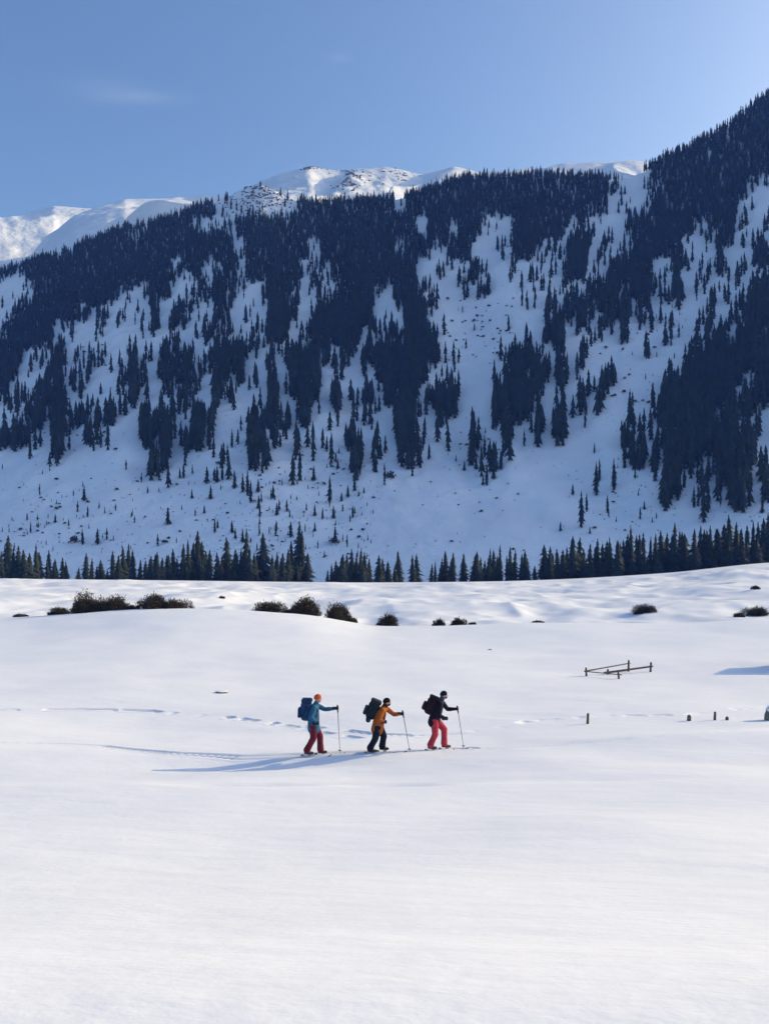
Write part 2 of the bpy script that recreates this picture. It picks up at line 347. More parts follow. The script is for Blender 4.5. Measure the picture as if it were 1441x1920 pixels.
for i,(u,top) in enumerate(FIR):
    Y=rnd.uniform(392,428)-18*sstep(900,1441,u); X=(u-CU)/F*Y
    z=zf(X,Y)-.4; h=(HR-top)/F*Y-z; ci=rnd.randrange(7)
    tall=edge(u)-top
    ci = 7 if (u in (496,)) else ci
    size='tall' if tall>75 else 'medium' if tall>48 else 'short'
    wd=['slender','full','slender','broad','full','slender','broad','broad'][ci]
    e=empty('spruce_tree',(X,Y,z),rnd.uniform(0,6.28),'%s %s spruce, %s from left in the row at the snowfield edge'%(size,wd,ORD(i+1)),'tree','spruces in the row along the far edge of the snowfield')
    sc_=h*rnd.uniform(1.1,2.1)*(1.25 if tall<60 else 1.0)
    e.rotation_euler=(rnd.uniform(-.035,.035),rnd.uniform(-.035,.035),e.rotation_euler[2])
    for nm,m_ in (('crown',crowns[ci]),('trunk',trunkm)):
        o=bpy.data.objects.new(nm,m_); link(o,e); o.scale=(sc_,sc_,h)
    n_ind+=1
SINGLES=[(158,940,28),(166,830,32),(315,985,32),(435,840,34),(104,982,17),(183,1022,30),(72,990,12),(360,935,18),(388,908,32),(395,937,26),(407,905,30),(417,902,36),(440,918,30),(455,925,35),(464,930,46),(470,945,42),(485,955,25),(383,965,16),(408,992,16),(435,1000,24),(441,1012,20),(455,1020,26),(519,968,24),(518,993,18),(512,935,24),(484,925,25),(588,902,28),(633,880,20),(590,970,22),(590,997,18),(618,945,50),(625,975,24),(640,940,18),(652,932,22),(682,925,12),(672,933,12),(608,1047,14),(870,883,20),(892,881,26),(905,910,20),(912,912,40),(925,900,30),(938,880,34),(886,850,72),(895,848,50),(908,860,42),(947,848,62),(1089,992,66),(1099,962,34),(1117,930,60),(1123,905,40),(1150,920,58),(1138,963,34),(1170,880,24),(1180,855,15),(1050,998,18),(1105,1002,14),(1207,957,17),(1242,950,46),(1250,930,60),(1246,905,30),(1270,940,62),(1428,965,26),(1318,982,60),(1326,965,62),(1300,952,40),(545,1010,30),(628,1018,30)]
tree_spots=[]
for i,(u,base,hp) in enumerate(sorted(SINGLES)):
    X,Y,z=slope_at(u,base); h=hp/F*Y*1.05
    ci=5 if hp<34 else rnd.choice([1,3,4]); k=sum(1 for q in sorted(SINGLES)[:i] if landmark(q[0])==landmark(u))+1
    o=bpy.data.objects.new('spruce_tree',slope_tree_meshes[ci]); o.location=(X,Y,z-.5); o.rotation_euler=(0,0,rnd.uniform(0,6.28)); sx=h*(1.35 if hp<34 else 1.1); o.scale=(sx,sx,h*1.05)
    link(o,None,'%s lone spruce low on the slope %s, %s there from left'%('tiny' if hp<20 else 'small' if hp<35 else 'tall',landmark(u),ORD(k)),'tree','lone spruces on the lower snow slope')
    n_ind+=1
GRID={ # forest cover seen on the slope, 20 x 40 pixel cells, 0 bare snow .. 9 closed forest
160:'.'*62+'9999999999',200:'.'*62+'9999999999',
240:'.'*60+'999999999999',
280:'.'*42+'999999999999999988889899999999'[:30],
320:'.....................321'+'331002255885457888999999'+'999999999641379999999965',
360:'...............557886321'+'124699999999959999999999'+'999999998233499789999721',
400:'.......54699579999777589988999999999999599799434999996763158999986688514',
440:'..4885789999799999999859999995999999979956997234997558974378999732386337',
480:'768899997999999857867968999965699999999543378211552279955999834722387355',
520:'113999999997769833579657699626669997799742467811115576469958843826634377',
560:'169999967754648285368674498827999994479931000000112557867676524525524688',
600:'799983532651137473366773498448999865679982000001363886745485525312687887',
640:'997668367423943868438895764999767659999995721006976683761251511179988998',
680:'861368645115832867447686494998252277999857531048879497575711117899988769',
720:'736588244377852265647811394786492695979689810078895162857111168999988579',
760:'367847383884297834997118885387662546599568715157976482755068548998958573',
800:'698518216110187858940317652653517726297311107517148281000086667897699982',
840:'000177100000005856405236540411104815257211103553000000005037547567589983',
880:'000000000000004500000000000000000646000000000000000000000000025756389866',
920:'000000000000000000000000000000000000000000000000000000000000007515766745',
960:'000000000000000000000000000000000000000000000000000000000000000000004456',
}
gk=sorted(GRID); 
for k in gk: assert len(GRID[k])==72,(k,len(GRID[k]))
G=np.array([[0 if c=='.' else int(c) for c in GRID[k]] for k in gk],float)
# sky cells above the ridge count as covered so that crest trees are kept
def cover(u,v):
    gu=np.clip((u-10)/20.0,0,71); gv=np.clip((v-180)/40.0,0,len(gk)-1)
    i=np.floor(gu).astype(int); j=np.floor(gv).astype(int); i1=np.minimum(i+1,71); j1=np.minimum(j+1,len(gk)-1); a=gu-i; b=gv-j
    a=sstep(.2,.8,a); b=sstep(.2,.8,b)
    r=(G[j,i]*(1-a)+G[j,i1]*a)*(1-b)+(G[j1,i]*(1-a)+G[j1,i1]*a)*b
    return r*(v<1000)
rs=np.random.RandomState(11); sp=3.3
gx,gy=np.meshgrid(np.arange(-640,760,sp),np.arange(500,1200,sp)); gx=gx.ravel()+rs.uniform(-sp*.6,sp*.6,gx.size); gy=gy.ravel()+rs.uniform(-sp*.6,sp*.6,gy.size)
gz=mountain(gx,gy); U=CU+F*gx/gy; Vb=HR-F*gz/gy
keep=(U>-60)&(U<1500)&(gy<ridge_depth(U)+10); gx,gy,gz,U,Vb=[q[keep] for q in (gx,gy,gz,U,Vb)]
hh=(23-8*sstep(650,1100,gy))*rs.uniform(.55,1.2,gx.size); hp=hh/gy*F
gb=cover(np.clip(U,0,1440),Vb-6); gm=cover(np.clip(U,0,1440),Vb-.55*hp); gt=cover(np.clip(U,0,1440),Vb-.85*hp)
crest=gy>ridge_depth(U)-90
gm=np.where(crest,np.maximum(gm,gb),gm); gt=np.where(crest,np.maximum(gt,gb),gt)
g=np.minimum(np.minimum(gb+1.2,gm+.3),gt+2.5)/9.0
g=np.where(g<.33,g*.35,np.where(g>.62,g*1.05,g*.92))
cl=.5+noise((U+.4*Vb)/8.0,Vb/38.0,91)+.6*noise((U+.6*Vb)/20,Vb/55,95)
clump=np.where(g>.9,1.0,np.clip(2.6*(np.maximum(cl,.12)-.12)**1.6,0,3.0)*.9)
pr=-np.log(1-np.clip(g,0,.97))/3.75*np.nan_to_num(clump)
acc=(rs.uniform(0,1,gx.size)<pr)&(g>.03)
gx,gy,gz,U,Vb,hh,hp,g=[q[acc] for q in (gx,gy,gz,U,Vb,hh,hp,g)]
order=np.argsort(-hp*(1.6-g)*((U>0)&(U<1440))); n_take=max(0,300-n_ind)
ex=[]
for a_,b_,c_,d_,n_ in ((0,480,880,1050,150),(480,700,850,1050,150),(830,940,770,900,16),(1060,1440,840,1000,60),(850,960,560,690,14),(1100,1300,560,760,30)):
    for k in range(n_):
        u_,v_=rnd.uniform(a_,b_),rnd.uniform(c_,d_)
        if float(noise(np.array([u_/45]),np.array([v_/30]),55)[0])<-.12: continue
        x_,y_,z_=slope_at(u_,v_); ex.append((x_,y_,z_,rnd.choice([2,2.5,3,3.5,4.5,6,9])))
near=order[:n_take]; rest=order[n_take:]
near=sorted(near,key=lambda q:U[q]); cnt={}
BANDS=[(700,'high on the slope'),(820,'halfway up the slope'),(2000,'low on the slope')]
for q in near:
    band=[t for a,t in BANDS if Vb[q]<a][0]; lm=landmark(U[q]); cnt[(band,lm)]=cnt.get((band,lm),0)+1
    ci=rnd.randrange(5); h=float(hh[q])
    o=bpy.data.objects.new('spruce_tree',slope_tree_meshes[ci]); o.location=(gx[q],gy[q],gz[q]-.5); o.rotation_euler=(0,0,rnd.uniform(0,6.28)); o.scale=(h*1.05,h*1.05,h)
    link(o,None,'tall spruce %s %s, %s there from left'%(band,lm,ORD(cnt[(band,lm)])),'tree','large spruces standing on the shaded slope')
# the rest of the forest in one mesh
ex=np.array(ex); n0=len(gx); gx=np.append(gx,ex[:,0]); gy=np.append(gy,ex[:,1]); gz=np.append(gz,ex[:,2]); hh=np.append(hh,ex[:,3]); rest=np.append(rest,np.arange(n0,len(gx)))
cheap=[conifer(8,6,w,300+k,sl) for k,(w,sl) in enumerate([(.12,1.8),(.14,1.5),(.10,2.2),(.15,1.6),(.12,1.4)])]
pick=rs.randint(0,5,len(rest)); VV=[];FF=[];off=0
for k in range(5):
    ids=rest[pick==k]; v,t=cheap[k]; n=len(ids)
    if not n: continue
    a=rs.uniform(0,6.28,n); ca,sa=np.cos(a),np.sin(a); h=hh[ids]; wd=h*rs.uniform(.9,1.3,n)
    x=(v[None,:,0]*ca[:,None]-v[None,:,1]*sa[:,None])*wd[:,None]+gx[ids][:,None]
    y=(v[None,:,0]*sa[:,None]+v[None,:,1]*ca[:,None])*wd[:,None]+gy[ids][:,None]
    z=v[None,:,2]*h[:,None]+gz[ids][:,None]-.5
    VV.append(np.stack([x,y,z],-1).reshape(-1,3)); FF.append((t[None]+(np.arange(n)*len(v))[:,None,None]+off).reshape(-1,3)); off+=n*len(v)
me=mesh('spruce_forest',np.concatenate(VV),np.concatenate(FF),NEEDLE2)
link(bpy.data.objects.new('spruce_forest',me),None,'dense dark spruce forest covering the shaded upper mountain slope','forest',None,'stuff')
print('trees',n_ind,len(near),len(rest),'tris',sum(len(f) for f in FF))
# ------------------------------------------------------------------ shrubs and rocks on the slope
def blob(seed,n=60,r=1.0,flat=.7,size=.35):
    q=random.Random(seed); V=[];T=[]
    for k in range(n):
        a=q.uniform(0,6.28); e=q.uniform(0,1)**.7; rr=r*q.uniform(.35,1)
        c=Vector((rr*math.cos(a)*math.cos(e*1.5),rr*math.sin(a)*math.cos(e*1.5),flat*rr*math.sin(e*1.5)+.05))
        b=len(V)
        for j in range(3): V.append(tuple(c+Vector((q.uniform(-1,1),q.uniform(-1,1),q.uniform(-.7,1.1)))*size))
        T.append((b,b+1,b+2))
    return np.array(V),np.array(T)
def rock(seed,n=1):
    V=[];T=[]; q=random.Random(seed)
    bm=bmesh.new(); bmesh.ops.create_icosphere(bm,subdivisions=1,radius=1)
    for v in bm.verts: v.co*=q.uniform(.65,1.15); v.co.z*=.6
    bm.verts.index_update()
    V=[tuple(v.co) for v in bm.verts]; T=[tuple(x.index for x in f.verts) for f in bm.faces]; bm.free()
    return np.array(V),np.array(T)
SCR=[blob(900+k,12) for k in range(4)]
shrubm=[mesh('shrub',*blob(400+k,70),TWIG) for k in range(5)]
AREAS=[(835,965,560,690,42),(870,960,600,700,14),(0,300,890,1060,44),(300,480,900,1050,26),(480,700,850,1050,62),(1190,1310,500,660,34),(1120,1260,620,760,24),(860,960,780,880,14),(1090,1300,880,1000,18),(60,220,720,860,18),(140,200,640,700,8),(520,600,680,760,6),(1300,1400,780,860,8),(700,1050,900,1040,16),(1000,1120,480,560,6),(920,960,420,480,4)]
cn=0; spots=[(140,1018,12),(732,897,12),(625,1020,14),(410,872,8),(310,1018,8)]
for a,b,c,d,n in AREAS:
    for k in range(n): spots.append((rnd.uniform(a,b),rnd.uniform(c,d),rnd.choice([2,2.6,3.2,4,5])))
spots=sorted(spots,key=lambda q:(landmark(q[0]),q[1]))[:300]; cnt={}
for u,v,rp in spots:
    X,Y,z=slope_at(u,v); r=rp/F*Y
    hgt='low on the slope' if v>900 else 'midway up the slope' if v>700 else 'high in the gully'
    key=(hgt,landmark(u)); cnt[key]=cnt.get(key,0)+1
    o=bpy.data.objects.new('juniper_shrub',rnd.choice(shrubm)); o.location=(X,Y,z); o.scale=(r,r,r*rnd.uniform(.7,1.2)); o.rotation_euler=(0,0,rnd.uniform(0,6))
    link(o,None,'dark shrub %s %s, %s there from top'%(hgt,landmark(u),ORD(cnt[key])),'shrub','dark shrubs dotted over the snowy slope')
def scatter(name,label,pts,gen,mat,cat):
    VV=[];FF=[];off=0
    for x,y,z,s in pts:
        v,t=gen(rnd.randrange(1000)); v=v*s+np.array([x,y,z]); VV.append(v); FF.append(t+off); off+=len(v)
    link(bpy.data.objects.new(name,mesh(name,np.concatenate(VV),np.concatenate(FF),mat)),None,label,cat,None,'stuff')
pts=[]
for k in range(420):
    u=rnd.gauss(492,32); v=rnd.gauss(362,20); X,Y,z=slope_at(u,v); pts.append((X,Y,z,rnd.uniform(.8,2.4)))
pr_=[]
for k in range(60000):
    a_,b_=rnd.randrange(CR[0].shape[0]),rnd.randrange(CR[0].shape[1]); x_,y_,z_=(float(q_[a_,b_]) for q_ in CR); u_=CU+F*x_/y_; v_=HR-F*z_/y_
    w_=math.exp(-((u_-655)/22)**2-((v_-335)/16)**2)+.35*math.exp(-((u_-735)/35)**2-((v_-332)/12)**2)+.8*math.exp(-((u_-580)/18)**2-((v_-313)/5)**2)
    if rnd.random()<w_*.5 and float(noise(np.array([x_/16]),np.array([y_/30]),5)[0])>-.05: pr_.append((x_,y_,z_,rnd.uniform(1,3)))
    if len(pr_)>420: break
scatter('ridge_boulders','dark rock bands showing through snow on the centre summits behind the forest',pr_,rock,ROCK,'rocks')
tf=[]
for k in range(8000):
    u_=rnd.uniform(0,1440); v_=rnd.uniform(470,1060); 
    dn=.5+.9*float(noise(np.array([u_/60]),np.array([v_/40]),77)[0])+(.25 if 860<v_ and u_<720 else 0)-(.45 if (v_>880 and 720<u_<1080) else 0)-(.3 if (850<v_<960 and u_<300) else 0)
    if rnd.random()>dn*.55: continue
    x_,y_,z_=slope_at(u_,v_); tf.append((x_,y_,z_,rnd.choice([.45,.6,.8,1.1])))
scatter('scrub_tufts','tiny dark scrub tips speckling the shaded snow slope between the trees',tf,lambda q_: SCR[q_%4],TWIG,'scrub')
scatter('summit_boulders','dark rocks poking through snow on the sunlit knoll of the forested ridge',pts,rock,ROCK,'rocks')
# ------------------------------------------------------------------ bushes on the snow crest
def bush(u,row,wpx,hpx,label,seed,Y=None):
    q=random.Random(seed)
    X,Yg_,z=ground_at(u,row,60,130) if Y is None else ((u-CU)/F*Y,Y,zf((u-CU)/F*Y,Y))
    rx=wpx/2/F*Yg_*1.28; hz=hpx/F*Yg_*1.05
    e=empty('bush',(X,Yg_,z-.08),0,label,'bush','dark bushes along the snow crest')
    V=[];T=[]
    n=int(1100+3200*rx*hz)
    lobes=[(q.uniform(-.66,.66)*rx,q.uniform(-.5,.5)*rx*.7,q.uniform(.45,.9)) for _ in range(5)]+[(q.uniform(-.2,.2)*rx,0,.96),(q.uniform(-.35,.35)*rx,0,.9)]
    for k in range(n):
        lx,ly,ls=lobes[k%7]; a=q.uniform(0,6.283); e1=math.asin(q.uniform(0,1)); rr=q.uniform(.35,1.08)**.6*(1+.12*math.sin(a*5+seed)+.08*math.sin(e1*9))
        cx=lx+rr*rx*(.30+.22*ls)*math.cos(a)*math.cos(e1); cy=ly+rr*rx*.55*math.sin(a)*math.cos(e1); cz=rr*hz*ls*math.sin(e1)*.97
        s_=q.uniform(.03,.085); b=len(V); d=Vector((cx-lx,cy-ly,cz+.4)).normalized()
        for j in range(3):
            V.append(tuple(Vector((cx,cy,cz))+Vector((q.uniform(-1,1),q.uniform(-1,1),q.uniform(-1,1)))*s_+d*(s_*1.6 if j==0 else 0)))
        T.append((b,b+1,b+2))
    link(bpy.data.objects.new('foliage',mesh('foliage',V,T,TWIG)),e,kind='stuff')
    V=[];T=[]
    for k in range(26):
        a=q.uniform(0,6.283); l=q.uniform(.5,1.12); tip=Vector((rx*.8*l*math.cos(a),rx*.6*l*math.sin(a),hz*min(l,1)*q.uniform(.5,.98)))
        mid=tip*.5+Vector((q.uniform(-.1,.1),q.uniform(-.1,.1),-.05)); p0=Vector((q.uniform(-.3,.3)*rx,q.uniform(-.2,.2)*rx,-.1)); b=len(V)
        for p,w in ((p0,.022),(mid,.014),(tip,.004)):
            for j in range(3): V.append(tuple(p+Vector((w*math.cos(j*2.09),w*math.sin(j*2.09),0))))
        for l2 in range(2):
            for j in range(3):
                A=b+l2*3+j; B=b+l2*3+(j+1)%3; T+=[(A,B,B+3),(A,B+3,A+3)]
    link(bpy.data.objects.new('branches',mesh('branches',V,T,BRANCH)),e,kind='stuff')
BUSH=[(38,1155,26,6,'tiny low bush tuft nearest the left edge of the snow crest'),
(108,1150,52,16,'low dark bush sloping away left of the big round bush'),
(158,1148,58,42,'biggest round dark bush on the left of the snow crest'),
(212,1145,64,30,'wide dark bush just right of the big round one'),
(247,1143,22,10,'very low dark bush in the gap between two left bush clumps'),
(282,1142,58,30,'square topped dark bush, start of the second left clump'),
(325,1142,50,20,'low rightmost bush of the left clumps'),
(505,1136,52,22,'low brownish bush leftmost of the middle group'),
(553,1148,44,22,'lower left shoulder bush beside the tallest middle bush'),
(578,1150,52,38,'tallest dark rounded bush of the middle group'),
(628,1168,48,34,'dark bush descending the crest right of the tallest middle one'),
(655,1174,26,14,'small brown bush at the foot of the crest dip'),
(729,1174,34,26,'lone brown grey bush in the dip behind the hikers'),
(822,1167,18,17,'small grey twiggy bush left of the darker tuft'),
(860,1167,26,18,'small dark tuft bush behind the rightmost hiker'),
(886,1167,12,6,'tiny grey tuft right of the small dark bush'),
(1008,1170,22,6,'tiny dark tuft on the crest between hikers and corral')]
for i,(u,r,w,h,l) in enumerate(BUSH): bush(u,r-2,w,h,l,500+i,Y=77.0+rnd.uniform(0,1.5))
for i,(u,r,w,h,l) in enumerate([(1210,1148,34,16,'oval dark bush alone on the far slope above the corral'),(1418,1154,44,18,'dark bush cut off by the right edge of the photo'),(1383,1157,18,9,'tiny dark tuft left of the bush at the right edge'),(1416,1105,12,8,'single tiny dark tuft high on the far right slope'),(1195,1152,16,7,'little tuft touching the lower left of the oval far bush'),(415,1122,10,5,'tiny tuft beside the animal track on the left far slope')]):
    X,Y,z=ground_at(u,r,96,360); bush(u,r,w,h,l,560+i,Y=Y)
# ------------------------------------------------------------------ people
def rcone(p0,p1,r0,r1,n=14,ry=1.0):
    """closed tapered capsule between two joints (ry flattens or widens it sideways)"""
    p0=Vector(p0);p1=Vector(p1);d=p1-p0;L=max(d.length,1e-4);d=d/L
    side=Vector((0,1,0)); 
    if abs(d.y)>.9: side=Vector((1,0,0))
    e1=d.cross(side).normalized(); e2=d.cross(e1).normalized()
    if abs(e2.y)<abs(e1.y): e1,e2=e2,e1
    V=[];T=[];rings=[]
    for k in range(1,5): a=-math.pi/2+k*math.pi/8; rings.append((math.sin(a)*r0,math.cos(a)*r0))
    for k in range(0,4): a=k*math.pi/8; rings.append((L+math.sin(a)*r1,math.cos(a)*r1))
    V.append(tuple(p0-d*r0))
    for h,r in rings:
        for j in range(n):
            a=6.28319*j/n; V.append(tuple(p0+d*h+e1*(r*math.cos(a))+e2*(r*ry*math.sin(a))))
    V.append(tuple(p1+d*r1)); last=len(V)-1
    for j in range(n): T.append((0,1+(j+1)%n,1+j)); T.append((last,last-n+j,last-n+(j+1)%n))
    for l in range(len(rings)-1):
        for j in range(n):
            A=1+l*n+j;B=1+l*n+(j+1)%n; T+=[(A,B,B+n),(A,B+n,A+n)]
    return V,T
def ell(c,r,rot=(0,0,0),n=16):
    bm=bmesh.new(); bmesh.ops.create_uvsphere(bm,u_segments=n,v_segments=10,radius=1)
    M=Matrix.Translation(c)@Matrix.Rotation(rot[1],4,'Y')@Matrix.Rotation(rot[2],4,'Z')@Matrix.Diagonal((*r,1)); bm.transform(M)
    bmesh.ops.triangulate(bm,faces=bm.faces[:]); bm.verts.index_update()
    V=[tuple(v.co) for v in bm.verts];T=[tuple(v.index for v in f.verts) for f in bm.faces]; bm.free(); return V,T
def rbox(c,s,ang=0,bev=.3,taper=1.0):
    bm=bmesh.new(); bmesh.ops.create_cube(bm,size=1)
    for v in bm.verts:
        if v.co.z<0: v.co.x*=taper; v.co.y*=taper
        v.co.x*=s[0]; v.co.y*=s[1]; v.co.z*=s[2]
    bmesh.ops.bevel(bm,geom=bm.edges[:],offset=min(s)*bev,segments=3,affect='EDGES',profile=.5)
    bm.transform(Matrix.Translation(c)@Matrix.Rotation(ang,4,'Y')); bmesh.ops.triangulate(bm,faces=bm.faces[:]); bm.verts.index_update()
    V=[tuple(v.co) for v in bm.verts];T=[tuple(v.index for v in f.verts) for f in bm.faces]; bm.free(); return V,T
def fuse(name,shapes,mat,parent,voxel=.014,smooth=6,remesh=True,label=None):
    V=[];T=[]
    for v,t in shapes:
        o_=len(V); V+=list(v); T+=[tuple(i+o_ for i in f) for f in t]
    me=mesh(name,V,T,mat,True)
    if remesh:
        tmp=bpy.data.objects.new('tmp',me); col.objects.link(tmp)
        m=tmp.modifiers.new('r','REMESH'); m.mode='VOXEL'; m.voxel_size=voxel; m.use_smooth_shade=True
        m=tmp.modifiers.new('s','SMOOTH'); m.iterations=smooth; m.factor=.5
        dg=bpy.context.evaluated_depsgraph_get(); me2=bpy.data.meshes.new_from_object(tmp.evaluated_get(dg),depsgraph=dg)
        bpy.data.objects.remove(tmp); bpy.data.meshes.remove(me); me=me2; me.name=name
        me.materials.clear(); me.materials.append(mat)
        me.polygons.foreach_set('use_smooth',np.ones(len(me.polygons),dtype=bool))
    o=bpy.data.objects.new(name,me); link(o,parent,label); return o
def lerp(a,b,t): return tuple(a[i]+(b[i]-a[i])*t for i in range(3))
def cloth(n,c,v=None): return nmat(n,c,.85,.15,v or tuple(x*.75 for x in c),9,[((22,22,14),.35,.02)])
SKIN=nmat('skin',(.46,.27,.19),.55,.3)
BOOT=nmat('ski_boot_plastic',(.02,.02,.022),.45,.4); METAL=nmat('pole_aluminium',(.22,.23,.25),.4,.5); RUB=nmat('black_rubber',(.015,.015,.016),.7,.2)
SKI=nmat('ski_topsheet',(.03,.035,.045),.5,.3); GLV=nmat('glove_leather',(.018,.018,.022),.7,.2); STRAP=nmat('webbing_strap',(.02,.022,.03),.8,.1)
DARKEYE=nmat('eye',(.02,.015,.012),.2,.5)
def glove(parent,h,elbow,grip=True,label=None):
    """closed fist round an upright pole: palm, four stacked curled fingers and a thumb"""
    h=Vector(h); f=(h-Vector(elbow)); f.z=0; f.normalize(); up=Vector((0,0,1)); sd_=f.cross(up)
    S=[rcone(h-f*.075-up*.005,h-f*.02,.036,.040,ry=1.1)]
    S.append(ell(h-f*.030+sd_*.012,(.045,.032,.046)))
    for k,(dz,ln) in enumerate([(.033,.030),(.011,.033),(-.012,.031),(-.034,.026)]):
        a=h-f*.005+sd_*.032+up*dz; b=a+f*ln+sd_*-.004; c=b-sd_*.036+f*.008; d=c-f*.030-sd_*.006
        S+=[rcone(a,b,.0125,.0120,8),rcone(b,c,.0120,.0110,8),rcone(c,d,.0110,.0095,8)]
    a=h-f*.040-sd_*.018+up*.034; b=a+f*.035+up*.014; S+=[rcone(a,b,.015,.0125,8),rcone(b,b+f*.024+sd_*.014,.0125,.0105,8)]
    S.append(rcone(h-f*.11,h-f*.065,.050,.044))
    return fuse('glove',S,GLV,parent,.0055,2,label=label)
def person(u,row,J,C,label,scale=1.0,head_dir=(1,0),skis=None,beard=False,hat='beanie',order=''):
    X,Y,z=ground_at(u,row,20,29)
    e=empty('person',(X,Y,z+.045),J.get('yaw',0.0),label,'person','hikers on skis crossing the snow'); e.scale=(scale,)*3
    P=J; sk=[]
    pel=P['pelvis'];ch=P['chest'];nk=P['neck'];hd=P['head']
    # body: one continuous figure with limbs, neck and head
    B=[rcone(pel,lerp(pel,ch,.5),.125,.115,ry=1.25),rcone(lerp(pel,ch,.5),ch,.115,.13,ry=1.3),rcone(ch,lerp(ch,nk,.9),.12,.075,ry=1.3),rcone(nk,lerp(nk,hd,.6),.055,.055),
       ell(hd,(.092,.074,.112)),ell((hd[0]+.035,hd[1],hd[2]-.052),(.052,.050,.055))]
    hx,hy=head_dir; fx=Vector((hx,hy,0)).normalized(); sx=Vector((-fx.y,fx.x,0)); H=Vector(hd)
    B.append(rcone(H+fx*.080+Vector((0,0,.012)),H+fx*.112+Vector((0,0,-.016)),.011,.015,8))   # nose
    B.append(rcone(H+fx*.080+Vector((0,0,-.050))-sx*.018,H+fx*.080+Vector((0,0,-.050))+sx*.018,.011,.011,8)) # lips
    B.append(rcone(H+fx*.066+Vector((0,0,-.088))-sx*.01,H+fx*.066+Vector((0,0,-.088))+sx*.01,.022,.022,8)) # chin
    for s_ in (-1,1): B.append(ell(H+sx*(.076*s_)+Vector((0,0,-.005)),(.016,.010,.030)))
    for s_ in 'LR':
        sh,el,ha=P['sh'+s_],P['el'+s_],P['ha'+s_]; hp,kn,an=P['hip'+s_],P['kn'+s_],P['an'+s_]
        B+=[rcone(ch,sh,.09,.062),rcone(sh,el,.058,.043),rcone(el,ha,.042,.028),rcone(hp,kn,.088,.058),rcone(kn,an,.056,.038),rcone(pel,hp,.10,.09)]
        B.append(rcone(an,(an[0]+.15,an[1],an[2]-.045),.042,.032))
    body=fuse('body',B,SKIN,e,.013,3)
    for s_ in (-1,1):
        fuse('eye',[ell(H+fx*.084+sx*(.030*s_)+Vector((0,0,.012)),(.011,.011,.010),n=8)],DARKEYE,e,remesh=False)
    # jacket with sleeves, collar and hem
    hem=lerp(pel,ch,-.22); S=[rcone(hem,lerp(pel,ch,.3),.182,.170,ry=1.15),rcone(lerp(pel,ch,.3),ch,.170,.175,ry=1.22),rcone(ch,lerp(ch,nk,.82),.150,.095,ry=1.3),rcone(lerp(ch,nk,.8),lerp(nk,hd,.25),.088,.078)]
    for s_ in 'LR':
        sh,el,ha=P['sh'+s_],P['el'+s_],P['ha'+s_]; cf=lerp(el,ha,.82)
        S+=[rcone(lerp(ch,nk,.45),sh,.11,.088),rcone(sh,el,.085,.064),rcone(el,cf,.064,.046),rcone(lerp(el,cf,.3),lerp(el,cf,.45),.066,.062)]
    fuse('jacket',S,C['jacket'],e,.016,3)
    # trousers
    S=[rcone(lerp(pel,ch,.12),pel,.135,.140,ry=1.2)]
    for s_ in 'LR':
        hp,kn,an=P['hip'+s_],P['kn'+s_],P['an'+s_]; cf=(an[0],an[1],an[2]+.03)
        S+=[rcone(pel,hp,.12,.115),rcone(hp,kn,.125,.098),rcone(kn,lerp(kn,cf,.5),.098,.090),rcone(lerp(kn,cf,.5),cf,.090,.102)]
    fuse('trousers',S,C['trousers'],e,.015,3)
    for s_ in 'LR':
        an=P['an'+s_]; a=Vector(an)
        fuse('boot',[rcone(a+Vector((0,0,.05)),a+Vector((-.01,0,-.01)),.058,.055),rcone(a+Vector((-.04,0,-.045)),a+Vector((.16,0,-.055)),.048,.040,ry=1.05)],C.get('boot',BOOT),e,.011,2)
    # headwear
    S=[ell((hd[0]-.008,hd[1],hd[2]+.045),(.108,.092,.092),(0,-.18,0))]
    S.append(rcone((hd[0]-.085,hd[1],hd[2]+.018),(hd[0]+.070,hd[1],hd[2]+.045),.040,.030,ry=2.1))
    if C.get('pom'): S.append(ell((hd[0]-.02,hd[1],hd[2]+.145),(.03,.03,.028)))
    hw=fuse('hat',S,C['hat'],e,.010,3)
    if C.get('scarf'): fuse('scarf',[rcone(lerp(nk,hd,.0),lerp(nk,hd,.55),.085,.078),ell((hd[0]+.045,hd[1],hd[2]-.055),(.062,.062,.045))],C['scarf'],e,.010,2)
    for s_ in 'LR':
        glove(e,P['ha'+s_],P['el'+s_])
    # chest and hip straps
    S=[]
    for s_ in (-1,1):
        pts=[(ch[0]-.12,.13*s_,ch[2]+.10),(nk[0]-.02,.135*s_,nk[2]-.02),(ch[0]+.135,.12*s_,ch[2]+.06),(ch[0]+.11,.15*s_,ch[2]-.14),(ch[0]-.10,.17*s_,ch[2]-.22)]
        for a,b in zip(pts[:-1],pts[1:]): S.append(rcone(a,b,.020,.020,6))
    fuse('pack_strap',S,STRAP,e,remesh=False)
    # ---- things carried
    def world(p): return e.matrix_basis@Vector(p)
    bk=C['pack']; c=Vector(P['pack_c']); sz=P['pack_s']; an_=P.get('pack_a',0)
    be=empty('backpack',world((c.x,c.y,c.z)),J.get('yaw',0.0),bk['label'],'backpack','backpacks worn by the hikers'); be.scale=(scale,)*3
    fuse('bag',[rbox((0,0,0),sz,an_,.32,.86)],bk['mat'],be,.016,4)
    R=Matrix.Rotation(an_,3,'Y'); lid=R@Vector((.01,0,sz[2]*.5+.02)); fuse('lid',[rbox(tuple(lid),(sz[0]*.95,sz[1]*.92,.13),an_,.42)],bk['mat2'],be,.014,4)
    pk=R@Vector((-sz[0]*.5-.02,0,-.05)); fuse('pocket',[rbox(tuple(pk),(.10,sz[1]*.7,sz[2]*.52),an_,.4)],bk['mat2'],be,.014,4)
